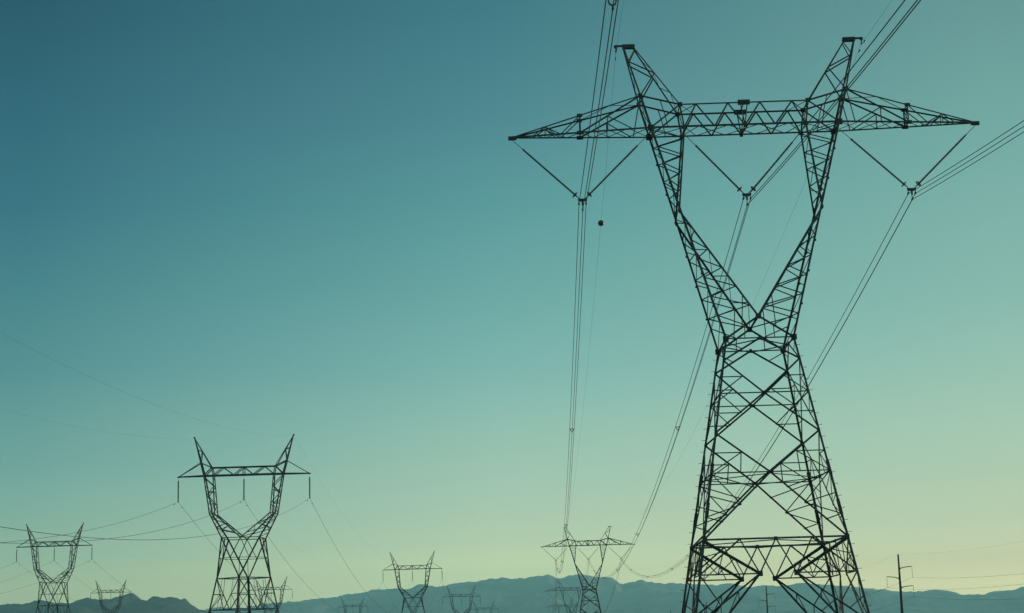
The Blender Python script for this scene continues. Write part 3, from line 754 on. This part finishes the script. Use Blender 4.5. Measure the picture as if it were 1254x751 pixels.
def ridge(name, prof, Y0, front, back, x0, x1, step, m, tail0, tail1, seed, rough, fine):
    xs = np.unique(np.concatenate([np.arange(x0, prof[0][0]-150, 90), np.arange(prof[0][0]-150, prof[-1][0]+150, step), np.arange(prof[-1][0]+150, x1, 90)]))
    px = np.array([p[0] for p in prof]); pz = np.array([p[1] for p in prof], float)+1.7
    crest = np.interp(xs, px, pz)
    crest = crest+(fbm(xs, xs*0, 75, 4, seed)-.5)*rough+(fbm(xs, xs*0, fine, 3, seed+9, True)-.6)*rough*.75
    out = xs < px[0]; crest[out] = pz[0]*tail0(xs[out])+(fbm(xs[out], xs[out]*0, 900, 4, seed+1)-.5)*90*(1-np.exp((xs[out]-px[0])/600))
    out = xs > px[-1]; crest[out] = pz[-1]*tail1(xs[out])+(fbm(xs[out], xs[out]*0, 900, 4, seed+2)-.5)*90*(1-np.exp((px[-1]-xs[out])/600))
    crest = np.maximum(crest, -8)
    ts = np.concatenate([np.linspace(-1, 0, 42), np.linspace(0, 1, 12)[1:]])
    ys = np.where(ts < 0, Y0+ts*front, Y0+ts*back)
    X, Y = np.meshgrid(xs, ys); T = np.meshgrid(xs, ts)[1]
    prof_t = np.where(T < 0, (1+T)**1.35, (1-T)**1.2)
    sp = fbm(X, Y, 620, 5, seed+3, True)-.62
    env = np.clip(np.abs(T)*2.6, 0, 1)*(1-np.abs(T)**2)
    H = np.meshgrid(crest, ts)[0]*(prof_t+sp*.85*env)
    lim = np.interp(X*Y0/Y, xs, crest)*(Y/Y0)*.955
    H = np.where(np.abs(T) > .001, np.minimum(H, lim), H)
    H = np.maximum(H, -8)-8*(np.abs(T) >= .999)
    return tag(grid_mesh(name, xs, ys, H, m), kind='structure')
MF = scrub('far_mountain_rock', (.09, .10, .08), (.36, .33, .24), .0026)
MN = scrub('near_ridge_rock', (.05, .058, .05), (.10, .10, .08), .0035)
ridge('mountains', FAR, 11000, 3600, 2600, -11500, 11500, 9, MF, lambda x: 1+0*x, lambda x: 1+0*x, 3, 20, 48)
ridge('hills', NEAR, 5000, 1300, 1100, -9000, -200, 4, MN, lambda x: np.clip((x+9000)/4000, 0, 1)**.5, lambda x: np.clip(1-(x+875)/600, -.2, 1), 21, 11, 17)

# ------------------------------------------------------------------ air
def haze_box(x0, x1, y0, y1, z0, z1, dens, col, aniso):
    vs = [(x, y, z) for x in (x0, x1) for y in (y0, y1) for z in (z0, z1)]
    fs = [(0, 1, 3, 2), (4, 6, 7, 5), (0, 4, 5, 1), (2, 3, 7, 6), (0, 2, 6, 4), (1, 5, 7, 3)]
    me = bpy.data.meshes.new('haze'); me.from_pydata(vs, [], fs); me.update()
    m = bpy.data.materials.new('haze_air'); m.use_nodes = True; nt = m.node_tree; nt.nodes.clear()
    o = nt.nodes.new('ShaderNodeOutputMaterial'); v = nt.nodes.new('ShaderNodeVolumePrincipled')
    v.inputs['Color'].default_value = (*col, 1); v.inputs['Density'].default_value = dens; v.inputs['Anisotropy'].default_value = aniso
    nt.links.new(v.outputs['Volume'], o.inputs['Volume'])
    h = link('haze', me, m); tag(h, kind='stuff'); return h
HAZE_D, HAZE_C, HAZE_G = 8.5e-5, (.50, .94, .98), .1
haze_box(-12600, 12600, -1600, 15600, -18, 640, HAZE_D, HAZE_C, HAZE_G)

# ------------------------------------------------------------------ camera (solved from the photo)
pitch, roll, yaw = .19358, -.028074, .0159487
cp, sp_, cr_, sr = math.cos(pitch), math.sin(pitch), math.cos(roll), math.sin(roll)
F = Vector((0, cp, sp_)); U = Vector((0, -sp_, cp)); Rv = Vector((1, 0, 0))
R2 = Rv*cr_+U*sr; U2 = U*cr_-Rv*sr
M = Matrix((R2, U2, -F)).transposed(); M = Matrix.Rotation(yaw, 3, 'Z') @ M
cam = bpy.data.cameras.new('camera'); co = bpy.data.objects.new('camera', cam); COL.objects.link(co)
co.matrix_world = Matrix.Translation((0, 0, 1.7)) @ M.to_4x4()
cam.sensor_width = 36; cam.lens = 36*2096.445/1254; cam.clip_start = .5; cam.clip_end = 60000
S.camera = co

# ------------------------------------------------------------------ light and sky
SUN_AZ, SUN_EL = R(56), R(7)
sv = Vector((math.sin(SUN_AZ)*math.cos(SUN_EL), math.cos(SUN_AZ)*math.cos(SUN_EL), math.sin(SUN_EL)))
sd = bpy.data.lights.new('sun', 'SUN'); sd.energy = 2.5; sd.angle = R(.5); sd.color = (1, .82, .58)
so = bpy.data.objects.new('sun', sd); COL.objects.link(so); so.rotation_euler = sv.to_track_quat('Z', 'Y').to_euler()

SKY = {
'L': [(0.0,(0.8676,0.8651,0.3492)),(0.0367,(0.8506,0.8481,0.3424)),(0.0523,(0.4789,0.6533,0.3725)),(0.0762,(0.2894,0.5079,0.366)),(0.0895,(0.2389,0.4634,0.3643)),(0.1033,(0.1735,0.3995,0.3487)),(0.1574,(0.0762,0.2612,0.2752)),(0.2013,(0.0427,0.201,0.2453)),(0.2472,(0.0205,0.138,0.2026)),(0.2906,(0.0131,0.1117,0.1738)),(0.3556,(0.0048,0.0692,0.1219))],
'M': [(0.0,(1.3375,1.3701,0.6222)),(0.0434,(1.3113,1.3432,0.61)),(0.0568,(0.8912,1.0125,0.5754)),(0.0716,(0.6799,0.8372,0.5484)),(0.0904,(0.5268,0.7335,0.5249)),(0.1092,(0.419,0.6627,0.5009)),(0.1563,(0.2287,0.5065,0.4634)),(0.2017,(0.1524,0.4042,0.3841)),(0.2496,(0.0937,0.322,0.3327)),(0.2951,(0.0696,0.2347,0.2814)),(0.36,(0.0366,0.1694,0.22))],
'R': [(0.0,(2.0135,1.6251,0.6662)),(0.0262,(1.974,1.5932,0.6531)),(0.0373,(1.7098,1.3262,0.5639)),(0.0487,(1.2497,1.158,0.5888)),(0.0621,(0.9237,0.9444,0.5345)),(0.0878,(0.6231,0.7804,0.5176)),(0.1419,(0.3831,0.6266,0.49)),(0.1861,(0.2752,0.5268,0.4432)),(0.2622,(0.1879,0.4239,0.3836)),(0.3382,(0.1315,0.3168,0.3047)),(0.4,(0.1,0.27,0.27))],
}
BACK = [(0.0,(.34,.60,.60)),(.25,(.22,.46,.50)),(.6,(.14,.34,.40))]
w = bpy.data.worlds.new('World'); S.world = w; w.use_nodes = True; nt = w.node_tree; nt.nodes.clear()
N = nt.nodes.new; Lk = nt.links.new
out = N('ShaderNodeOutputWorld'); bg = N('ShaderNodeBackground'); bg.inputs['Strength'].default_value = .1
tc = N('ShaderNodeTexCoord'); sep = N('ShaderNodeSeparateXYZ'); Lk(tc.outputs['Generated'], sep.inputs[0])
def mth(op, a, b=None):
    n = N('ShaderNodeMath'); n.operation = op
    for i, v in enumerate((a, b)):
        if v is None: continue
        if isinstance(v, (int, float)): n.inputs[i].default_value = v
        else: Lk(v, n.inputs[i])
    return n.outputs[0]
az = mth('ARCTAN2', sep.outputs['X'], sep.outputs['Y'])
pos = mth('DIVIDE', sep.outputs['Z'], .8)
def ramp(stops):
    n = N('ShaderNodeValToRGB'); cr = n.color_ramp; cr.interpolation = 'LINEAR'
    while len(cr.elements) < len(stops): cr.elements.new(.5)
    for e, (z, c) in zip(cr.elements, stops): pass
    for i, (z, c) in enumerate(stops):
        cr.elements[i].position = min(1, z/.8)
    for i, (z, c) in enumerate(stops):
        cr.elements[i].color = (*c, 1)
    Lk(pos, n.inputs[0]); return n.outputs['Color']
def mrange(v, a, b, smooth_=False):
    n = N('ShaderNodeMapRange'); n.clamp = True
    if smooth_: n.interpolation_type = 'SMOOTHSTEP'
    n.inputs['From Min'].default_value = a; n.inputs['From Max'].default_value = b; Lk(v, n.inputs['Value']); return n.outputs['Result']
def mix(f, a, b):
    n = N('ShaderNodeMix'); n.data_type = 'RGBA'
    if isinstance(f, (int, float)): n.inputs['Factor'].default_value = f
    else: Lk(f, n.inputs['Factor'])
    Lk(a, n.inputs['A']); Lk(b, n.inputs['B']); return n.outputs['Result']
zen = [(.8, (.018, .06, .09))]
cl = ramp(SKY['L']+[(.6, (.10, .27, .33))]); cm = ramp(SKY['M']+[(.6, (.11, .28, .34))]); cr2 = ramp(SKY['R']+[(.6, (.12, .30, .35))]); cb = ramp(BACK)
c = mix(mrange(az, -.30, -.026), cl, cm); c = mix(mrange(az, -.026, .268), c, cr2)
c = mix(mrange(mth('ABSOLUTE', mth('SUBTRACT', az, .25)), .75, 1.9, True), c, cb)
gain = N('ShaderNodeVectorMath'); gain.operation = 'SCALE'; gain.inputs['Scale'].default_value = 10.0; Lk(c, gain.inputs[0])
sky = N('ShaderNodeTexSky'); sky.sky_type = 'NISHITA'; sky.sun_disc = False; sky.sun_elevation = SUN_EL; sky.sun_rotation = SUN_AZ
sky.air_density = 1.0; sky.dust_density = 2.0; sky.ozone_density = 3.0
fin = mix(.03, gain.outputs['Vector'], sky.outputs['Color'])
Lk(fin, bg.inputs['Color']); Lk(bg.outputs[0], out.inputs['Surface'])

# ------------------------------------------------------------------ render settings
S.view_settings.view_transform = 'Standard'; S.view_settings.look = 'None'
S.view_settings.exposure = 0; S.view_settings.gamma = 1; S.view_settings.use_curve_mapping = False
S.cycles.max_bounces = 6; S.cycles.volume_bounces = 1; S.cycles.filter_width = 1.5
S.cycles.volume_step_rate = 1
S.render.resolution_x = 1024; S.render.resolution_y = 613
